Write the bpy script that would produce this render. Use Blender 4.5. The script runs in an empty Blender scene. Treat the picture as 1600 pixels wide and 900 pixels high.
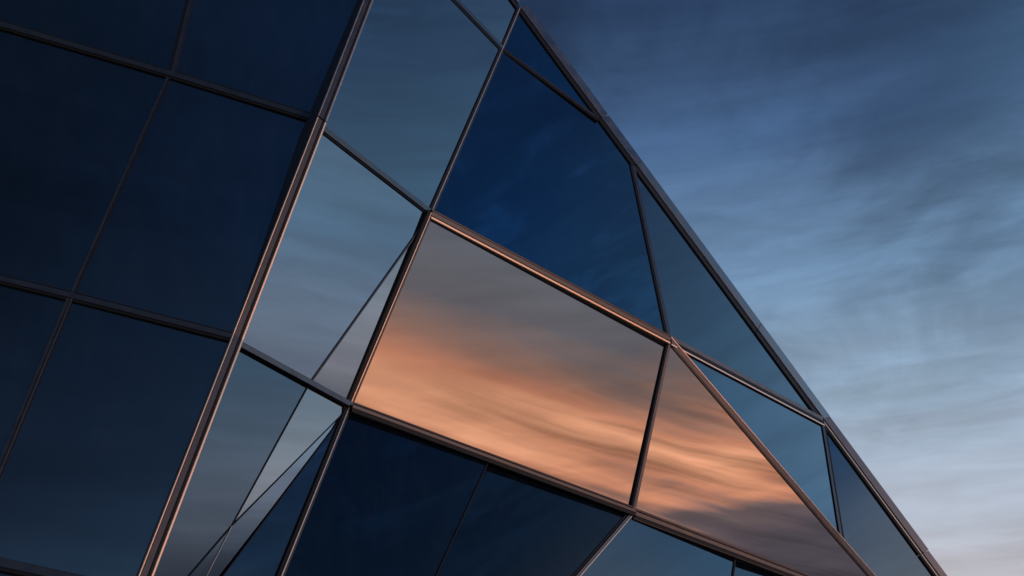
import bpy, bmesh, math, random
from mathutils import Vector, Matrix

random.seed(7)
sc = bpy.context.scene
R = math.radians

# ------------------------------------------------------------------ camera
cam_d = bpy.data.cameras.new("camera")
cam = bpy.data.objects.new("camera", cam_d)
sc.collection.objects.link(cam)
cam.location = (0, 0, 1.65)
cam.rotation_euler = (R(90 + 25), 0, 0)
cam_d.sensor_width = 36.0
cam_d.lens = 38.25
cam_d.clip_end = 6000
sc.camera = cam

# ------------------------------------------------------------------ sky: dusk, the afterglow to the right of and behind the viewer
SUNSET_AZ = 99.0      # degrees from +Y towards +X
SUN_AZ = 124.0
SUN_EL = 5.0
world = bpy.data.worlds.new("World")
sc.world = world
world.use_nodes = True
nt = world.node_tree
nt.nodes.clear()


def node(kind, **kw):
    n = nt.nodes.new(kind)
    for k, v in kw.items():
        setattr(n, k, v)
    return n


def link(a, b):
    nt.links.new(a, b)


def setin(sock, v):
    if isinstance(v, bpy.types.NodeSocket):
        link(v, sock)
    else:
        sock.default_value = v


def m(op, a, b=0.0, c=0.0, clamp=False):
    n = node("ShaderNodeMath", operation=op)
    n.use_clamp = clamp
    setin(n.inputs[0], a)
    setin(n.inputs[1], b)
    setin(n.inputs[2], c)
    return n.outputs[0]


def vm(op, a, b=None):
    n = node("ShaderNodeVectorMath", operation=op)
    setin(n.inputs[0], a)
    if b is not None:
        setin(n.inputs[1], b)
    return n.outputs["Value"] if op in ("DOT_PRODUCT", "LENGTH") else n.outputs[0]


def smooth(v, a, b, lo=0.0, hi=1.0):
    n = node("ShaderNodeMapRange", interpolation_type="SMOOTHSTEP")
    setin(n.inputs[0], v)
    for i, x in enumerate((a, b, lo, hi)):
        n.inputs[i + 1].default_value = x
    return n.outputs[0]


def mixc(f, a, b, blend="MIX"):
    n = node("ShaderNodeMix", data_type="RGBA", blend_type=blend)
    setin(n.inputs[0], f)
    setin(n.inputs[6], a)
    setin(n.inputs[7], b)
    return n.outputs[2]


def noise(vec, scale, detail=5.0, rough=0.55, dist=0.0):
    n = node("ShaderNodeTexNoise", noise_dimensions="3D")
    setin(n.inputs["Vector"], vec)
    n.inputs["Scale"].default_value = scale
    n.inputs["Detail"].default_value = detail
    n.inputs["Roughness"].default_value = rough
    n.inputs["Distortion"].default_value = dist
    return n.outputs[0]


def ramp(v, stops):
    """stops: (elevation in degrees, linear rgb)"""
    n = node("ShaderNodeValToRGB")
    n.color_ramp.interpolation = "EASE" if False else "LINEAR"
    els = n.color_ramp.elements
    while len(els) > 1:
        els.remove(els[-1])
    for i, (e, c) in enumerate(stops):
        x = (e + 10.0) / 100.0
        el_ = els[0] if i == 0 else els.new(x)
        el_.position = x
        el_.color = (*c, 1)
    link(v, n.inputs[0])
    return n.outputs[0]


tc = node("ShaderNodeTexCoord")
direc = vm("NORMALIZE", tc.outputs["Generated"])
sep = node("ShaderNodeSeparateXYZ")
link(direc, sep.inputs[0])
dx, dy, dz = sep.outputs
elev = m("MULTIPLY", m("ARCSINE", dz), 180 / math.pi)
flat = node("ShaderNodeCombineXYZ")
link(dx, flat.inputs[0])
link(dy, flat.inputs[1])
hdir = vm("NORMALIZE", flat.outputs[0])
sdir = (math.sin(R(SUNSET_AZ)), math.cos(R(SUNSET_AZ)), 0)
daz = m("MULTIPLY", m("ARCCOSINE", vm("DOT_PRODUCT", hdir, sdir)), 180 / math.pi)

# cloud fields: long flat streaks low down, soft billows higher up, a fine ripple between
def field(loc, rot, scl):
    r = node("ShaderNodeMapping")
    link(direc, r.inputs[0])
    r.inputs["Rotation"].default_value = (R(rot), 0, 0)
    q = node("ShaderNodeMapping")
    link(r.outputs[0], q.inputs[0])
    q.inputs["Location"].default_value = loc
    q.inputs["Scale"].default_value = scl
    return q.outputs[0]


streak = noise(field((0, 0, 0), 22, (1, 1, 9)), 1.9, 3.5, 0.48, 0.3)
fine = noise(field((3.1, 1.7, 0), 22, (1, 1, 16)), 2.2, 4, 0.5, 0.3)
# billows lie on a flat cloud deck, so they shrink and flatten towards the horizon
deck = node("ShaderNodeCombineXYZ")
hgt = m("ADD", m("MAXIMUM", dz, 0.0), 0.14)
link(m("DIVIDE", dx, hgt), deck.inputs[0])
link(m("DIVIDE", dy, hgt), deck.inputs[1])
DECK = (-2.2, 8.82, 0.87)
dk = node("ShaderNodeMapping")
link(deck.outputs[0], dk.inputs[0])
dk.inputs["Rotation"].default_value = (R(24), R(17), R(37))
billow = noise(vm("ADD", dk.outputs[0], DECK), 2.1, 7, 0.57, 0.5)
level = noise(field((2.1, 3.7, 0.4), 3, (1, 1, 11)), 3.0, 6, 0.58, 0.3)
wisp = noise(field((5.2, 0.9, 1.1), 22, (1, 1, 24)), 1.9, 4, 0.55, 0.5)
ripple = noise(field((1.4, 0.2, 0.3), 2, (1, 1, 4.5)), 9, 4, 0.55, 1.1)

az = m("MULTIPLY", m("ARCTAN2", dx, dy), 180 / math.pi)
warm_amt = smooth(daz, 25, 12)
# elevation at which the colours are read, pushed up and down by the clouds
sh_streak = m("MULTIPLY", m("SUBTRACT", streak, 0.5), m("MULTIPLY", warm_amt, 15.0))
sh_fine = m("ADD", m("MULTIPLY", m("SUBTRACT", fine, 0.5), m("MULTIPLY", warm_amt, 10.0)),
            m("MULTIPLY", m("SUBTRACT", level, 0.5), smooth(daz, 42, 72, 1.8, 5.0)))
low = smooth(elev, 30, 19)
sh = m("MULTIPLY", m("ADD", sh_streak, sh_fine), low)
ev = m("ADD", elev, sh)
ev01 = m("MULTIPLY_ADD", ev, 0.01, 0.10, clamp=True)
# the afterglow climbs towards the sun
climb = m("MULTIPLY_ADD", m("ABSOLUTE", m("SUBTRACT", az, 119.0)), 0.33, -7.6)
climb = m("MINIMUM", climb, m("MULTIPLY", climb, -0.25))
evg01 = m("MULTIPLY_ADD", m("ADD", ev, climb), 0.01, 0.10, clamp=True)

AWAY = ramp(ev01, [
    (-10, (.03, .035, .045)), (0, (.46, .41, .41)), (6, (.54, .48, .48)), (12, (.41, .45, .53)), (19, (.27, .375, .50)),
    (25, (.142, .242, .385)), (32, (.060, .120, .245)), (40, (.021, .045, .105)), (55, (.012, .031, .076)), (90, (.008, .023, .062))])
NEAR = ramp(ev01, [
    (-10, (.03, .035, .045)), (0, (.05, .06, .08)), (9, (.05, .072, .115)), (11.5, (.13, .17, .25)), (14, (.40, .50, .70)),
    (17, (.48, .65, .92)), (22, (.31, .57, .91)), (27, (.265, .49, .78)), (33, (.17, .36, .61)), (40, (.075, .165, .33)), (52, (.02, .06, .18)), (90, (.008, .023, .062))])
GLOW = ramp(evg01, [
    (-10, (.03, .035, .045)), (0, (.10, .09, .11)), (13.5, (.20, .17, .21)), (17, (.36, .26, .27)), (19, (1.6, .66, .38)),
    (21, (2.65, 1.22, .70)), (22.9, (1.75, .72, .43)), (24.6, (.92, .53, .42)), (26.7, (.45, .43, .49)), (33, (.38, .45, .58)),
    (39, (.065, .17, .38)), (47, (.022, .085, .26)), (58, (.015, .044, .125)), (90, (.008, .023, .062))])
sky = mixc(smooth(daz, 78, 40), AWAY, NEAR)
sky = mixc(smooth(daz, 24, 12), sky, GLOW)

# brightness of the cloud cover itself: the dark undersides are greyer than the gaps
dark = m("MULTIPLY", smooth(billow, 0.62, 0.36), m("MULTIPLY", smooth(daz, 40, 75, 0.2, 1.0), smooth(elev, 14, 27, 0.2, 1.0)))
sky = mixc(1.0, sky, mixc(dark, (1.15, 1.14, 1.13, 1), (.66, .66, .655, 1)), "MULTIPLY")
rp = m("MULTIPLY", m("MULTIPLY", smooth(elev, 34, 27), smooth(elev, 10, 18)), smooth(daz, 42, 72, 0.4, 1.0))
rg = m("MULTIPLY_ADD", m("MULTIPLY", m("SUBTRACT", ripple, 0.5), rp), 0.55, 1.0)
wl = m("MULTIPLY", smooth(elev, 27, 20), warm_amt)
wg = m("MULTIPLY_ADD", m("MULTIPLY", m("SUBTRACT", smooth(wisp, 0.36, 0.66), 0.5), wl), 0.95, 1.0)
hi = m("MULTIPLY", m("MULTIPLY", smooth(elev, 36, 44), smooth(daz, 46, 28)), smooth(ripple, 0.48, 0.72))
wg = m("MULTIPLY", wg, m("MULTIPLY_ADD", hi, 0.5, 1.0))
gain = m("MULTIPLY", m("MULTIPLY", rg, wg), smooth(level, 0.34, 0.66, 0.91, 1.10))
gv = node("ShaderNodeCombineXYZ")
for i in range(3):
    link(gain, gv.inputs[i])
sky = mixc(1.0, sky, gv.outputs[0], "MULTIPLY")

bg1 = node("ShaderNodeBackground")
link(sky, bg1.inputs[0])
bg1.inputs[1].default_value = 1.0
world.cycles.sampling_method = "MANUAL"
world.cycles.sample_map_resolution = 512
outw = node("ShaderNodeOutputWorld")
link(bg1.outputs[0], outw.inputs[0])

# ------------------------------------------------------------------ sun, low and veiled
sd = bpy.data.lights.new("sun", "SUN")
sd.energy = 0.6
sd.angle = R(12)
sd.color = (1.0, 0.58, 0.34)
sun = bpy.data.objects.new("sun", sd)
sc.collection.objects.link(sun)
v = Vector((math.sin(R(SUN_AZ)) * math.cos(R(SUN_EL)), math.cos(R(SUN_AZ)) * math.cos(R(SUN_EL)), math.sin(R(SUN_EL))))
sun.rotation_euler = v.to_track_quat("Z", "Y").to_euler()
sun.location = v * 60

sc.view_settings.view_transform = "Standard"
sc.view_settings.look = "None"
sc.view_settings.exposure = 0.0
sc.view_settings.gamma = 1.0
sc.view_settings.use_curve_mapping = False


# ------------------------------------------------------------------ materials
def pmat(name, base, rough=0.4, metallic=0.0, ior=1.5, tint=None, grain=0.0, dust=0.0, bump=0.0, gscale=30.0, rvar=0.0):
    mt = bpy.data.materials.new(name)
    mt.use_nodes = True
    t = mt.node_tree
    b = t.nodes["Principled BSDF"]
    b.inputs["Roughness"].default_value = rough
    b.inputs["Metallic"].default_value = metallic
    b.inputs["IOR"].default_value = ior
    b.inputs["Base Color"].default_value = (*base, 1)
    if tint:
        b.inputs["Specular Tint"].default_value = (*tint, 1)
    co = t.nodes.new("ShaderNodeTexCoord")
    nz = t.nodes.new("ShaderNodeTexNoise")
    nz.inputs["Scale"].default_value = gscale
    nz.inputs["Detail"].default_value = 6
    t.links.new(co.outputs["Object"], nz.inputs["Vector"])
    if grain:
        mx = t.nodes.new("ShaderNodeMix")
        mx.data_type = "RGBA"
        mx.inputs[6].default_value = (*[c * (1 - grain) for c in base], 1)
        mx.inputs[7].default_value = (*[min(1, c * (1 + grain)) for c in base], 1)
        t.links.new(nz.outputs[0], mx.inputs[0])
        t.links.new(mx.outputs[2], b.inputs["Base Color"])
    if dust:
        # thin dust film and rain runs on the pane
        mp_ = t.nodes.new("ShaderNodeMapping")
        mp_.inputs["Scale"].default_value = (3, 3, .4)
        t.links.new(co.outputs["Object"], mp_.inputs[0])
        nd = t.nodes.new("ShaderNodeTexNoise")
        nd.inputs["Scale"].default_value = 1.6
        nd.inputs["Detail"].default_value = 7
        nd.inputs["Roughness"].default_value = .62
        t.links.new(mp_.outputs[0], nd.inputs["Vector"])
        mr_ = t.nodes.new("ShaderNodeMapRange")
        mr_.inputs[1].default_value = .45
        mr_.inputs[2].default_value = .8
        t.links.new(nd.outputs[0], mr_.inputs[0])
        mx = t.nodes.new("ShaderNodeMix")
        mx.data_type = "RGBA"
        mx.inputs[6].default_value = (*base, 1)
        mx.inputs[7].default_value = (base[0] + dust, base[1] + dust, base[2] + dust, 1)
        t.links.new(mr_.outputs[0], mx.inputs[0])
        t.links.new(mx.outputs[2], b.inputs["Base Color"])
    if rvar:
        mr = t.nodes.new("ShaderNodeMapRange")
        mr.inputs[1].default_value = .3
        mr.inputs[2].default_value = .7
        mr.inputs[3].default_value = max(0, rough - rvar)
        mr.inputs[4].default_value = rough + rvar
        t.links.new(nz.outputs[0], mr.inputs[0])
        t.links.new(mr.outputs[0], b.inputs["Roughness"])
    if bump:
        bp = t.nodes.new("ShaderNodeBump")
        bp.inputs["Strength"].default_value = 1.0
        bp.inputs["Distance"].default_value = bump
        n2 = t.nodes.new("ShaderNodeTexNoise")
        n2.inputs["Scale"].default_value = 0.55
        n2.inputs["Detail"].default_value = 1.0
        t.links.new(co.outputs["Object"], n2.inputs["Vector"])
        t.links.new(n2.outputs[0], bp.inputs["Height"])
        t.links.new(bp.outputs[0], b.inputs["Normal"])
    return mt


MAT = {
    "glass": pmat("coated_glass", (.004, .007, .012), .015, 0, 2.7, bump=.003, dust=.005),
    "spandrel": pmat("dark_spandrel_glass", (.003, .007, .014), .02, 0, 1.43, tint=(.7, .9, 1.0), bump=.003, dust=.005),
    "blue": pmat("blue_coated_glass", (.003, .007, .014), .015, 0, 2.3, tint=(.72, .9, 1.0), bump=.003, dust=.005),
    "warm": pmat("warm_coated_glass", (.006, .006, .007), .015, 0, 3.7, tint=(1.0, .84, .72), bump=.003, dust=.005),
    "dim": pmat("grey_low_reflection_glass", (.003, .006, .010), .015, 0, 1.95, bump=.003, dust=.005),
    "deep": pmat("deep_blue_coated_glass", (.002, .006, .014), .015, 0, 2.5, tint=(.5, .86, 1.0), bump=.003, dust=.004),
    "silver": pmat("silver_blue_coated_glass", (.003, .007, .012), .015, 0, 2.8, tint=(.85, .95, 1.0), bump=.003, dust=.005),
    "navy": pmat("navy_coated_glass", (.003, .007, .014), .015, 0, 2.0, tint=(.78, .9, 1.0), bump=.003, dust=.005),
    "plain": pmat("grey_tinted_glass", (.003, .006, .010), .015, 0, 2.3, bump=.003, dust=.005),
    "alu": pmat("bronze_grey_aluminium", (.12, .113, .112), .36, 1.0, grain=.12, gscale=9, rvar=.08),
    "bright": pmat("champagne_edge_trim", (.82, .61, .46), .28, .75, grain=.10, gscale=9, rvar=.05),
    "mauve": pmat("grey_mauve_aluminium", (.075, .076, .088), .45, .6, grain=.12, gscale=9, rvar=.08),
    "bronze": pmat("dark_bronze_aluminium", (.09, .075, .07), .36, .85, grain=.15, gscale=9, rvar=.08),
    "slate": pmat("dark_slate_aluminium", (.03, .04, .055), .4, .3, grain=.15, gscale=9, rvar=.08),
    "black": pmat("black_gasket_and_shadow", (.006, .006, .007), .6, 0, 1.4, grain=.3, gscale=20),  # joint rubber; also the painted shadow of coping gaps and transom undersides
    "coping": pmat("grey_brown_coping_metal", (.23, .205, .195), .36, 1.0, grain=.12, gscale=5, rvar=.08),
    "wall": pmat("dark_plaster_wall", (.12, .12, .125), .8, 0, grain=.15, gscale=3),
    "plinth": pmat("dark_granite_plinth", (.09, .09, .095), .5, 0, grain=.35, gscale=40),
    "roof": pmat("grey_zinc_roof", (.22, .23, .25), .45, .6, grain=.15, gscale=4),
    "paving": pmat("dark_paving", (.07, .07, .07), .75, 0, grain=.3, gscale=2.5),
}


# ------------------------------------------------------------------ geometry helpers
def mesh_obj(name, verts, faces, mat, parent=None):
    me = bpy.data.meshes.new(name)
    me.from_pydata([tuple(v) for v in verts], [], faces)
    me.validate()
    bm = bmesh.new()
    bm.from_mesh(me)
    bmesh.ops.recalc_face_normals(bm, faces=bm.faces)
    bm.to_mesh(me)
    bm.free()
    me.materials.append(MAT[mat])
    o = bpy.data.objects.new(name, me)
    sc.collection.objects.link(o)
    if parent:
        o.parent = parent
    return o


def slab(name, pts, n, thick, mat, parent):
    """a flat sheet of real thickness; the front face lies on the given points"""
    n = Vector(n)
    k = len(pts)
    front = [Vector(p) for p in pts]
    back = [p - n * thick for p in front]
    faces = [list(range(k)), list(range(2 * k - 1, k - 1, -1))]
    faces += [[i, (i + 1) % k, k + (i + 1) % k, k + i] for i in range(k)]
    return mesh_obj(name, front + back, faces, mat, parent)


def strip(name, A, B, n, lat, l0, l1, h, back, mat, parent, over=0.0):
    """extruded profile from A to B: width l0..l1, outer face at height h, chamfered outer corners"""
    A, B, n, lat = Vector(A), Vector(B), Vector(n), Vector(lat)
    t = (B - A).normalized()
    A = A - t * over
    B = B + t * over
    c = min(0.006, (l1 - l0) * .22)
    sec = [(l0, -back), (l0, h - c), (l0 + c, h), (l1 - c, h), (l1, h - c), (l1, -back)]
    k = len(sec)
    vs = [A + lat * a + n * b for a, b in sec] + [B + lat * a + n * b for a, b in sec]
    faces = [list(range(k)), list(range(2 * k - 1, k - 1, -1))]
    faces += [[i, (i + 1) % k, k + (i + 1) % k, k + i] for i in range(k)]
    return mesh_obj(name, vs, faces, mat, parent)


# ------------------------------------------------------------------ measured facade, metres (viewer's foot at 0,0,0; +Y ahead)
PANES = [
    ('LA', [(-11.356, 9.173, 14.609), (-4.226, 11.917, 14.731), (-4.08, 10.703, 9.432), (-9.518, 8.799, 10.126)], (0.3472, -0.912, 0.2184)),
    ('LB', [(-4.226, 11.917, 14.731), (-1.541, 13.009, 15.086), (-2.388, 11.277, 9.17), (-4.081, 10.705, 9.432)], (0.3429, -0.9136, 0.2184)),
    ('LC', [(-9.512, 8.794, 10.121), (-4.082, 10.708, 9.435), (-4.365, 9.83, 6.129), (-8.095, 8.522, 6.632)], (0.3487, -0.9128, 0.2127)),
    ('LD', [(-4.081, 10.705, 9.433), (-2.39, 11.286, 9.176), (-2.854, 10.352, 5.904), (-4.366, 9.832, 6.129)], (0.3463, -0.9139, 0.2118)),
    ('LE', [(-8.09, 8.518, 6.629), (-4.367, 9.833, 6.13), (-4.51, 9.087, 3.484), (-6.946, 8.252, 3.911)], (0.3516, -0.9058, 0.2364)),
    ('LF', [(-4.366, 9.832, 6.13), (-2.856, 10.359, 5.907), (-3.212, 9.531, 3.258), (-4.51, 9.087, 3.484)], (0.3509, -0.9061, 0.2361)),
    ('LG', [(-6.946, 8.252, 3.911), (-4.51, 9.086, 3.484), (-3.212, 9.532, 3.258), (-3.393, 8.928, 1.619), (-5.905, 7.925, 1.622)], (0.3551, -0.8892, 0.2886)),
    ('S0', [(-1.542, 13.018, 15.095), (0.142, 15.997, 14.783), (-0.167, 15.423, 13.431), (-1.801, 12.524, 13.337)], (0.8709, -0.4913, 0.0096)),
    ('S1', [(-1.799, 12.505, 13.319), (-0.167, 15.432, 13.438), (-1.126, 13.224, 8.941), (-2.348, 11.04, 8.948)], (0.8713, -0.4878, 0.0539)),
    ('S2a', [(-2.344, 11.019, 8.933), (-1.126, 13.233, 8.946), (-2.291, 11.598, 5.854), (-2.903, 10.478, 5.898)], (0.874, -0.4801, -0.0754)),
    ('S2b', [(-1.126, 13.225, 8.941), (-1.931, 12.308, 5.83), (-2.297, 11.628, 5.865)], (0.8752, -0.476, -0.0863)),
    ('S3a', [(-2.894, 10.447, 5.886), (-2.296, 11.621, 5.862), (-2.743, 10.633, 4.038), (-3.337, 9.374, 2.523)], (0.8908, -0.4535, 0.0273)),
    ('S3b', [(-2.295, 11.615, 5.86), (-1.932, 12.317, 5.832), (-2.743, 10.633, 4.038)], (0.8885, -0.4581, 0.0281)),
    ('S3c', [(-1.933, 12.323, 5.835), (-2.96, 10.161, 3.071), (-2.741, 10.627, 4.036)], (0.9002, -0.4355, 0.0062)),
    ('S3e', [(-2.742, 10.63, 4.037), (-2.96, 10.16, 3.071), (-3.458, 9.099, 1.618), (-3.336, 9.37, 2.523)], (0.9009, -0.4339, 0.008)),
    ('S3d', [(-1.932, 12.319, 5.833), (-2.622, 9.852, 1.615), (-3.452, 9.084, 1.618)], (0.6477, -0.6991, 0.3029)),
    ('R0', [(0.141, 15.969, 14.76), (1.551, 16.543, 12.736), (-0.168, 15.455, 13.456)], (0.5783, -0.7964, 0.1771)),
    ('R1', [(-0.167, 15.438, 13.443), (1.556, 16.598, 12.773), (2.163, 16.803, 11.898), (2.466, 15.853, 8.143), (-1.128, 13.249, 8.955)], (0.6045, -0.7593, 0.241)),
    ('R2', [(2.174, 16.885, 11.948), (5.717, 19.238, 7.91), (2.472, 15.891, 8.158)], (0.7071, -0.6683, 0.2311)),
    ('R3', [(-1.122, 13.179, 8.916), (2.476, 15.918, 8.169), (1.669, 15.068, 5.239), (-1.932, 12.315, 5.832)], (0.6125, -0.7882, 0.06)),
    ('R4', [(2.472, 15.888, 8.157), (5.382, 17.886, 5.415), (6.539, 18.683, 4.355), (3.302, 16.25, 4.863), (1.665, 15.028, 5.23)], (0.6061, -0.7927, 0.0658)),
    ('R5', [(2.473, 15.894, 8.16), (5.721, 19.252, 7.915), (5.433, 18.054, 5.45)], (0.7062, -0.6657, 0.241)),
    ('R6', [(5.729, 19.278, 7.923), (9.096, 18.657, 1.585), (7.138, 17.646, 1.588), (6.395, 18.271, 4.296), (5.492, 18.25, 5.492)], (0.4358, -0.8434, 0.3142)),
    ('R7a', [(-1.935, 12.333, 5.838), (-0.286, 13.528, 5.548), (-1.578, 10.664, 1.613), (-2.616, 9.828, 1.615)], (0.5905, -0.7323, 0.3392)),
    ('R7b', [(-0.288, 13.593, 5.567), (1.663, 15.013, 5.226), (-1.201, 11.008, 1.611), (-1.583, 10.699, 1.612)], (0.5915, -0.7307, 0.3409)),
    ('R8a', [(1.666, 15.043, 5.233), (3.3, 16.238, 4.861), (2.212, 13.852, 1.601), (-1.201, 11.007, 1.611)], (0.6052, -0.725, 0.3287)),
    ('R8b', [(3.315, 16.312, 4.876), (6.459, 18.454, 4.322), (7.129, 17.624, 1.588), (2.212, 13.856, 1.601)], (0.5674, -0.7389, 0.3633)),
]
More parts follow.
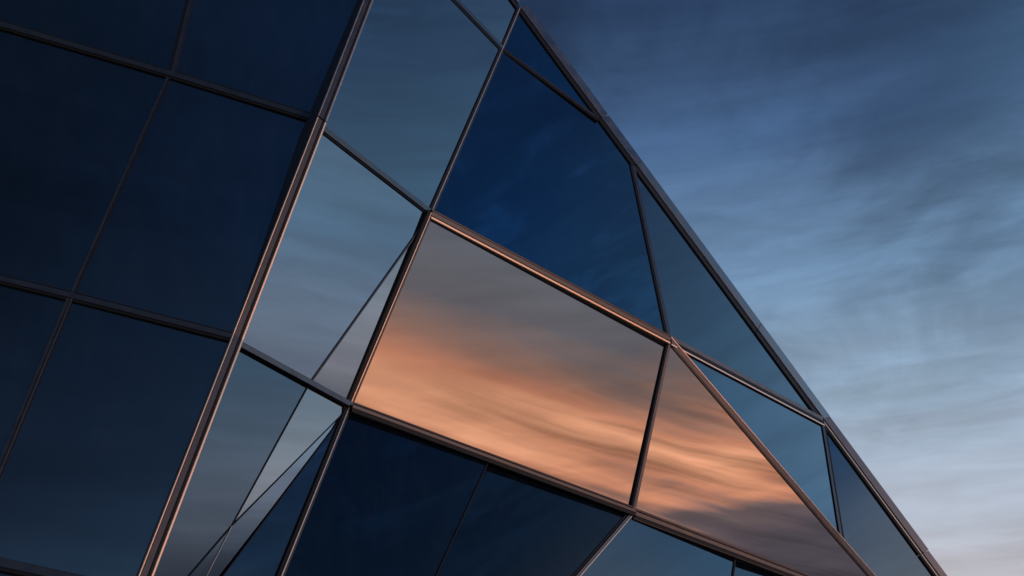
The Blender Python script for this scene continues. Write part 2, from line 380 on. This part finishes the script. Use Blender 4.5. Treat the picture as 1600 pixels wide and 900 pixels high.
BARS = [
    ('mullion', (-2.344, 11.019, 8.933), (-2.903, 10.478, 5.898), (0.6475, -0.7619, 0.0165), (0.7409, 0.6243, -0.2476), 0.36, [(-0.0732, 0.0532, 0.13, 'slate'), (-0.0672, -0.0037, 0.145, 'mauve'), (-0.0818, -0.0678, 0.151, 'bright', 0.03), (-0.0031, 0.0309, 0.139, 'black'), (0.0224, 0.049, 0.151, 'bright', 0.03)]),
    ('mullion', (-1.542, 13.018, 15.095), (-2.348, 11.04, 8.948), (0.6685, -0.7291, 0.1469), (0.7333, 0.6133, -0.2935), 0.36, [(-0.0732, 0.0532, 0.13, 'slate'), (-0.0672, -0.0037, 0.145, 'mauve'), (-0.0818, -0.0678, 0.151, 'bright', 0.03), (-0.0031, 0.0309, 0.139, 'black'), (0.0224, 0.049, 0.151, 'bright', 0.03)]),
    ('mullion', (-2.894, 10.447, 5.886), (-3.458, 9.099, 1.618), (0.6677, -0.7306, 0.1426), (0.7338, 0.6139, -0.2909), 0.36, [(-0.0732, 0.0532, 0.13, 'slate'), (-0.0672, -0.0037, 0.145, 'mauve'), (-0.0818, -0.0678, 0.151, 'bright', 0.03), (-0.0031, 0.0309, 0.139, 'black'), (0.0224, 0.049, 0.151, 'bright', 0.03)]),
    ('mullion', (0.141, 15.969, 14.76), (-0.167, 15.423, 13.431), (0.7639, -0.6397, 0.0857), (0.6103, 0.6728, -0.4183), 0.099, [(-0.0689, -0.0224, 0.0265, 'black'), (-0.0274, -0.0035, 0.0282, 'bright'), (-0.0018, 0.0248, 0.0164, 'bronze')]),
    ('mullion', (-0.167, 15.432, 13.438), (-1.126, 13.224, 8.941), (0.7629, -0.6297, 0.1467), (0.6187, 0.645, -0.4485), 0.089, [(-0.0696, -0.0227, 0.0302, 'black'), (-0.0282, -0.0065, 0.0318, 'bright'), (-0.0012, 0.033, 0.0144, 'bronze')]),
    ('mullion', (-1.122, 13.179, 8.916), (-1.931, 12.308, 5.83), (0.6899, -0.7235, 0.0233), (0.6813, 0.6381, -0.3586), 0.112, [(-0.0829, -0.0272, 0.0455, 'black'), (-0.0285, -0.0093, 0.0389, 'bright'), (-0.0028, 0.0274, 0.0184, 'bronze')]),
    ('mullion', (-1.932, 12.319, 5.833), (-2.616, 9.828, 1.615), (0.7203, -0.6421, 0.2624), (0.6797, 0.5781, -0.4515), 0.082, [(-0.0602, -0.0132, 0.02, 'black'), (-0.0252, -0.0078, 0.036, 'bright'), (-0.0026, 0.0228, 0.019, 'bronze')]),
    ('transom', (-1.799, 12.505, 13.319), (-0.167, 15.423, 13.431), (0.8719, -0.4887, 0.0318), (0.0441, 0.0138, -0.9989), 0.085, [(-0.0738, 0.0323, 0.0204, 'alu'), (0.0052, 0.0824, 0.0094, 'black')]),  # transoms: black strip below the face paints the shaded underside
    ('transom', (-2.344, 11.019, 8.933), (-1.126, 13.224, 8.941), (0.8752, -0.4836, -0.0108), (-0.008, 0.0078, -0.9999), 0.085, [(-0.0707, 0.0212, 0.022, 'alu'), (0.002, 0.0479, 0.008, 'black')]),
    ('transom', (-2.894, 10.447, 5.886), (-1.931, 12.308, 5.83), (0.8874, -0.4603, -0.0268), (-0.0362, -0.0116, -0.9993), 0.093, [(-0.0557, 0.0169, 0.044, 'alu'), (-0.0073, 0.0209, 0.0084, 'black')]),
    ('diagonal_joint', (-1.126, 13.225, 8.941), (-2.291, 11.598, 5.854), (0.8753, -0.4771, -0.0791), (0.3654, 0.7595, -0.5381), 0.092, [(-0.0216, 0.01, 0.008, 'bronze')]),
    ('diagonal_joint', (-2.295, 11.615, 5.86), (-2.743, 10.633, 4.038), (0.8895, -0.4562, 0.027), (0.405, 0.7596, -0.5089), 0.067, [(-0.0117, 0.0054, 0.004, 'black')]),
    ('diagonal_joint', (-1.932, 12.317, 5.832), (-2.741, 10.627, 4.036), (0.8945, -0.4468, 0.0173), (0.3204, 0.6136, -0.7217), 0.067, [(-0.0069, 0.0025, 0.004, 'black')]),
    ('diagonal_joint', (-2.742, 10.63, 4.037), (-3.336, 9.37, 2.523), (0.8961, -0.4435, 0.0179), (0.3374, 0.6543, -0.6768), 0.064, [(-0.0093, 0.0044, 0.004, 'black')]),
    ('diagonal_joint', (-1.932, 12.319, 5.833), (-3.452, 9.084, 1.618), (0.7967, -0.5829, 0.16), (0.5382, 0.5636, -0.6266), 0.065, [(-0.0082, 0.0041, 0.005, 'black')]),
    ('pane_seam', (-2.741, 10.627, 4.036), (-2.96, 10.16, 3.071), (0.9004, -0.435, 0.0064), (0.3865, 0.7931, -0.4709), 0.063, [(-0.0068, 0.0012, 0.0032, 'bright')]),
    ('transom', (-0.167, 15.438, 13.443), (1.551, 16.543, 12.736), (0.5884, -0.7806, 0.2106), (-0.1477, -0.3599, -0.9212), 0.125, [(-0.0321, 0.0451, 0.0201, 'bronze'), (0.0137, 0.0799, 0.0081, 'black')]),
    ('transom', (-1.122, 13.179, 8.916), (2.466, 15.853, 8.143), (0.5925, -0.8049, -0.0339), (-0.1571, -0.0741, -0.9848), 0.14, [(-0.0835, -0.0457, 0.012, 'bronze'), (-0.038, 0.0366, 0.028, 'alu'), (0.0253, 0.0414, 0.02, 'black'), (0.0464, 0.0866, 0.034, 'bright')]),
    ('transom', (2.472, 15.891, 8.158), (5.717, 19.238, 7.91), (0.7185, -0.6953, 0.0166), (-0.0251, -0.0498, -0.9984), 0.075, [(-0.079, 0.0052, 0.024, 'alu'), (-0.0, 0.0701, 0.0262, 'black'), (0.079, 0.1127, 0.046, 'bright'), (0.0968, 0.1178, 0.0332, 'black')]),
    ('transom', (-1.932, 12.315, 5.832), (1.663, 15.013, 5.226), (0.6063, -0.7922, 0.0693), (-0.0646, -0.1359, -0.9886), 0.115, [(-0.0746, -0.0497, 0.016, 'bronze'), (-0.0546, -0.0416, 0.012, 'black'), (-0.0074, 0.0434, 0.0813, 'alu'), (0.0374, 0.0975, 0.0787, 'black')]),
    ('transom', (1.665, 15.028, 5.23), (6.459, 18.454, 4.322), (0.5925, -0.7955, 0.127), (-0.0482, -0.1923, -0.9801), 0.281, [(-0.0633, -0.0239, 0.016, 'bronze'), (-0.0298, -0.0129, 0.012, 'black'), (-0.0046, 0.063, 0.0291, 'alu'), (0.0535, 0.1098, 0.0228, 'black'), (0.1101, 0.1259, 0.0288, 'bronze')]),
    ('diagonal_mullion', (2.472, 15.888, 8.157), (5.382, 17.886, 5.415), (0.5768, -0.8167, 0.0171), (0.4933, 0.3649, 0.7896), 0.227, [(-0.0775, -0.0401, 0.0096, 'bronze'), (-0.052, 0.0526, 0.0152, 'alu'), (0.0505, 0.0744, 0.0144, 'bright')]),
    ('diagonal_mullion', (5.382, 17.886, 5.415), (6.539, 18.683, 4.355), (0.5961, -0.8014, 0.0483), (0.4609, 0.3908, 0.7968), 0.06, [(-0.0772, -0.0374, 0.0048, 'bronze'), (-0.0519, 0.0597, 0.012, 'alu'), (0.0537, 0.0792, 0.0144, 'bright')]),
    ('mullion', (2.472, 15.888, 8.157), (1.665, 15.028, 5.23), (0.6096, -0.7901, 0.0641), (0.7503, 0.5491, -0.3681), 0.1, [(-0.0354, -0.0011, 0.006, 'black'), (-0.0109, 0.0483, 0.0142, 'alu')]),
    ('mullion', (2.163, 16.803, 11.898), (2.466, 15.853, 8.143), (0.6575, -0.7161, 0.2343), (0.7494, 0.6537, -0.105), 0.155, [(-0.0748, -0.0213, 0.006, 'black'), (-0.0381, 0.0541, 0.014, 'bronze')]),
    ('mullion', (5.721, 19.252, 7.915), (5.433, 18.054, 5.45), (0.5273, -0.7868, 0.3209), (0.8432, 0.438, -0.3118), 0.255, [(-0.0371, 0.0311, 0.0187, 'alu'), (0.0375, 0.0781, 0.01, 'black')]),
    ('diagonal_mullion', (1.663, 15.013, 5.226), (-1.201, 11.007, 1.611), (0.6859, -0.6924, 0.2238), (0.5565, 0.301, -0.7744), 0.09, [(-0.0428, -0.0041, 0.008, 'black'), (-0.0136, 0.0283, 0.0301, 'alu'), (0.0254, 0.0415, 0.0343, 'bright')]),
    ('pane_seam', (-0.286, 13.528, 5.548), (-1.578, 10.664, 1.613), (0.5907, -0.7322, 0.3391), (0.7651, 0.3747, -0.5238), 0.126, [(-0.014, 0.0088, 0.008, 'black')]),
    ('pane_seam', (3.3, 16.238, 4.861), (2.212, 13.852, 1.601), (0.5853, -0.7349, 0.3426), (0.768, 0.367, -0.5249), 0.134, [(-0.0225, 0.0139, 0.0086, 'black')]),
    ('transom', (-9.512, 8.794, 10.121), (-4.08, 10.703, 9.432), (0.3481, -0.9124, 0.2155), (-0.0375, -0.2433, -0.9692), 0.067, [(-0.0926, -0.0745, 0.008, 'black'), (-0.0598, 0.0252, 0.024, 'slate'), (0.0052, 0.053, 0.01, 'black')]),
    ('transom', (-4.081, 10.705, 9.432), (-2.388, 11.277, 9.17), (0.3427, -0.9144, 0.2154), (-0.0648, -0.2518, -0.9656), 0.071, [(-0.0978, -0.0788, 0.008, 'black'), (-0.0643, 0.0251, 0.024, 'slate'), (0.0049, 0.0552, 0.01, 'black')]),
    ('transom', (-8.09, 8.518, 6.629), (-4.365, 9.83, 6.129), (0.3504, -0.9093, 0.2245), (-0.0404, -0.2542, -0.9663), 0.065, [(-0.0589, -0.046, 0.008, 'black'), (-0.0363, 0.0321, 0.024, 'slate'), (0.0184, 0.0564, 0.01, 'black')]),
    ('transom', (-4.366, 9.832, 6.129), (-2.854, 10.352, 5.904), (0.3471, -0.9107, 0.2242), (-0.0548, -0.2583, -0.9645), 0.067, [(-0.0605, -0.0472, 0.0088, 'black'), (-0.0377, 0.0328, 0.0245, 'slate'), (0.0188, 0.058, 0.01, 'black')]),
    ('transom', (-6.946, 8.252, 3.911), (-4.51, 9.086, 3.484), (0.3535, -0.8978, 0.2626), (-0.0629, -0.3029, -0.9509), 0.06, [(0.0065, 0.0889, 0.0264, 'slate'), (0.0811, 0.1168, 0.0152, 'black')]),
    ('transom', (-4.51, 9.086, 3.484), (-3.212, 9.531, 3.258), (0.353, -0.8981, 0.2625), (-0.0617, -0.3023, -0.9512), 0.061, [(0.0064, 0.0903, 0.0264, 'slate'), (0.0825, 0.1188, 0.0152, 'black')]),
    ('mullion', (-4.226, 11.917, 14.731), (-4.08, 10.703, 9.432), (0.3451, -0.9128, 0.2185), (0.9382, 0.3421, -0.0525), 0.061, [(-0.0384, -0.0047, 0.0121, 'black'), (-0.0065, 0.0404, 0.022, 'slate'), (0.0388, 0.056, 0.02, 'bronze')]),
    ('mullion', (-4.081, 10.705, 9.433), (-4.365, 9.83, 6.129), (0.3475, -0.9134, 0.2121), (0.934, 0.3172, -0.1644), 0.064, [(-0.0392, -0.0011, 0.0048, 'slate'), (-0.0022, 0.0111, 0.0064, 'black')]),
    ('mullion', (-4.366, 9.832, 6.13), (-4.51, 9.087, 3.484), (0.3513, -0.906, 0.2361), (0.9348, 0.3253, -0.1426), 0.061, [(-0.0479, -0.0091, 0.012, 'slate'), (-0.0095, 0.0104, 0.02, 'bronze'), (0.0075, 0.0186, 0.012, 'black')]),
    ('coping_panel', (-1.543, 13.017, 15.094), (0.086, 15.896, 14.7), (0.8709, -0.4913, 0.0096), (0.0497, 0.1076, 0.993), 0.06, [(0.1037, 0.3533, 0.03, 'coping'), (-0.0354, 0.1482, 0.012, 'black')]),  # coping: black strips paint the shadow gap between glass and coping
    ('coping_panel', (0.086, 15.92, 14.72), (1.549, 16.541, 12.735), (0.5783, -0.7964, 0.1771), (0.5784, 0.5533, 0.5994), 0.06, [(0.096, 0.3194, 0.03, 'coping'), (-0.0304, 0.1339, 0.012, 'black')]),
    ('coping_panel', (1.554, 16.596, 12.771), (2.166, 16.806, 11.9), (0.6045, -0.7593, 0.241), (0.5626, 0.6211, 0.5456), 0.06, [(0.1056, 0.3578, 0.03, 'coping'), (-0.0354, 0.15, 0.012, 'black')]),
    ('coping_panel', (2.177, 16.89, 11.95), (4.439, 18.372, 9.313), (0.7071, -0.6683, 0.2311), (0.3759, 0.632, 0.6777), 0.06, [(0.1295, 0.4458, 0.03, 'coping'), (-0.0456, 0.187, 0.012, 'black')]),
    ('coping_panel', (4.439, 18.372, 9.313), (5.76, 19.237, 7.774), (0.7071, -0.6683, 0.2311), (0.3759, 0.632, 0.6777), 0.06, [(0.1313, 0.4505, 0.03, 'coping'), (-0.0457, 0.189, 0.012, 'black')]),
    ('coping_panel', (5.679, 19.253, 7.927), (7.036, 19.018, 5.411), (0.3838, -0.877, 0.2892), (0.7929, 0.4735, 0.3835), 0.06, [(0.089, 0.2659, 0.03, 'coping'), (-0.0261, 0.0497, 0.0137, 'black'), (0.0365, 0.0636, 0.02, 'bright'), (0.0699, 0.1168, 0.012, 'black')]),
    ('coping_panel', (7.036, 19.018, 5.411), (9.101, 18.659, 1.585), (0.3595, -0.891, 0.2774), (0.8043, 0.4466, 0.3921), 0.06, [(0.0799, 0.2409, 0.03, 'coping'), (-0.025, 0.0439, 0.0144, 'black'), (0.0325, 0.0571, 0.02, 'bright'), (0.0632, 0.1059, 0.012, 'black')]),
]

# ------------------------------------------------------------------ ground
g = mesh_obj("ground", [(-3000, -3000, 0), (3000, -3000, 0), (3000, 3000, 0), (-3000, 3000, 0)], [[0, 1, 2, 3]], "paving")
g["kind"] = "structure"

# ------------------------------------------------------------------ the building
bld = bpy.data.objects.new("glass_building", None)
sc.collection.objects.link(bld)
bld.location = (0, 0, 0)
bld["label"] = "folded blue glass building with leaning mullions and panes mirroring an orange sunset"
bld["category"] = "building"

PANE_LABEL = {
    "R3": "large pane mirroring grey cloud above an orange sunset",
    "R4": "pointed pane mirroring bright orange streaked clouds",
    "R1": "deep blue pane in the upper right fold",
    "R7a": "near black blue pane below the sunset pane",
}
COAT = {"R7a": "spandrel", "R7b": "spandrel", "R3": "glass", "R4": "glass", "R": "blue", "L": "plain", "S3d": "dim", "R0": "deep", "R1": "deep", "R2": "navy", "R6": "silver",
        "S2b": "warm", "S3b": "warm", "S3a": "dim"}
for key, pts, n in PANES:
    o = slab("glass_pane", pts, n, .035, COAT.get(key, COAT.get(key[0], "glass")), bld)
    if key in PANE_LABEL:
        o["label"] = PANE_LABEL[key]

SUB = {"alu": "cover_cap", "mauve": "cover_cap", "bright": "edge_trim", "bronze": "frame_profile", "slate": "frame_profile", "black": "gasket_shadow_strip", "coping": "coping_panel"}  # black strips: joint gaskets, and shadow painted along coping and under transoms
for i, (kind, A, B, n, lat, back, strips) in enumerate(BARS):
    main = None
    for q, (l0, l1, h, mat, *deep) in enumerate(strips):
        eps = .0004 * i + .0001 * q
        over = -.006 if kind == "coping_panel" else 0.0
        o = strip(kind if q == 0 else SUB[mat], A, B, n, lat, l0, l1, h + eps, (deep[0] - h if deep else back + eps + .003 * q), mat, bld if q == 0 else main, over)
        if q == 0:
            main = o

# closing shell: plinth, roof and rear walls, so that the building is a solid volume
P = {k: [Vector(p) for p in pts] for k, pts, n in PANES}
foot = [P["LG"][4], P["LG"][3], P["R7a"][3], P["R7a"][2], P["R7b"][2], P["R8a"][2], P["R8b"][2], P["R6"][1]]
vs, fs = [], []
inn = Vector((-.25, .9, 0)) * .35
for a in foot:
    f = Vector((a.x, a.y, 0)) + Vector((.02, -.05, 0))
    vs += [f, Vector((f.x, f.y, a.z + .03)), Vector((f.x, f.y, a.z + .03)) + inn, f + inn]
for i in range(len(foot) - 1):
    a, b = 4 * i, 4 * i + 4
    fs += [[a, b, b + 1, a + 1], [a + 1, b + 1, b + 2, a + 2], [a + 2, b + 2, b + 3, a + 3]]
fs += [[0, 1, 2, 3], [4 * len(foot) - 4 + j for j in (3, 2, 1, 0)]]
mesh_obj("plinth", vs, fs, "plinth", bld)

top = [P["LA"][0], P["LA"][1], P["LB"][1], P["S0"][1], P["R0"][1], P["R1"][2], P["R2"][1], P["R6"][1]]
backv = Vector((-7.5, 7.0, 0))
off = Vector((-.06, .06, -.02))
vs = [p + off for p in top] + [p + off + backv for p in top]
k = len(top)
mesh_obj("roof", vs, [[i, i + 1, k + i + 1, k + i] for i in range(k - 1)], "roof", bld)
rear = [p + off + backv for p in top]
vs = rear + [Vector((p.x, p.y, 0)) for p in rear]
mesh_obj("rear_wall", vs, [[i, i + 1, k + i + 1, k + i] for i in range(k - 1)], "wall", bld)
a, b, c = P["LA"][0] + off, P["LG"][4] + off, P["LA"][3] + off
mesh_obj("side_wall", [a, c, P["LC"][3] + off, P["LE"][3] + off, b, Vector((b.x, b.y, 0)), Vector((a.x, a.y, 0)) + backv, a + backv],
         [[0, 1, 2, 3, 4, 5, 6, 7]], "wall", bld)
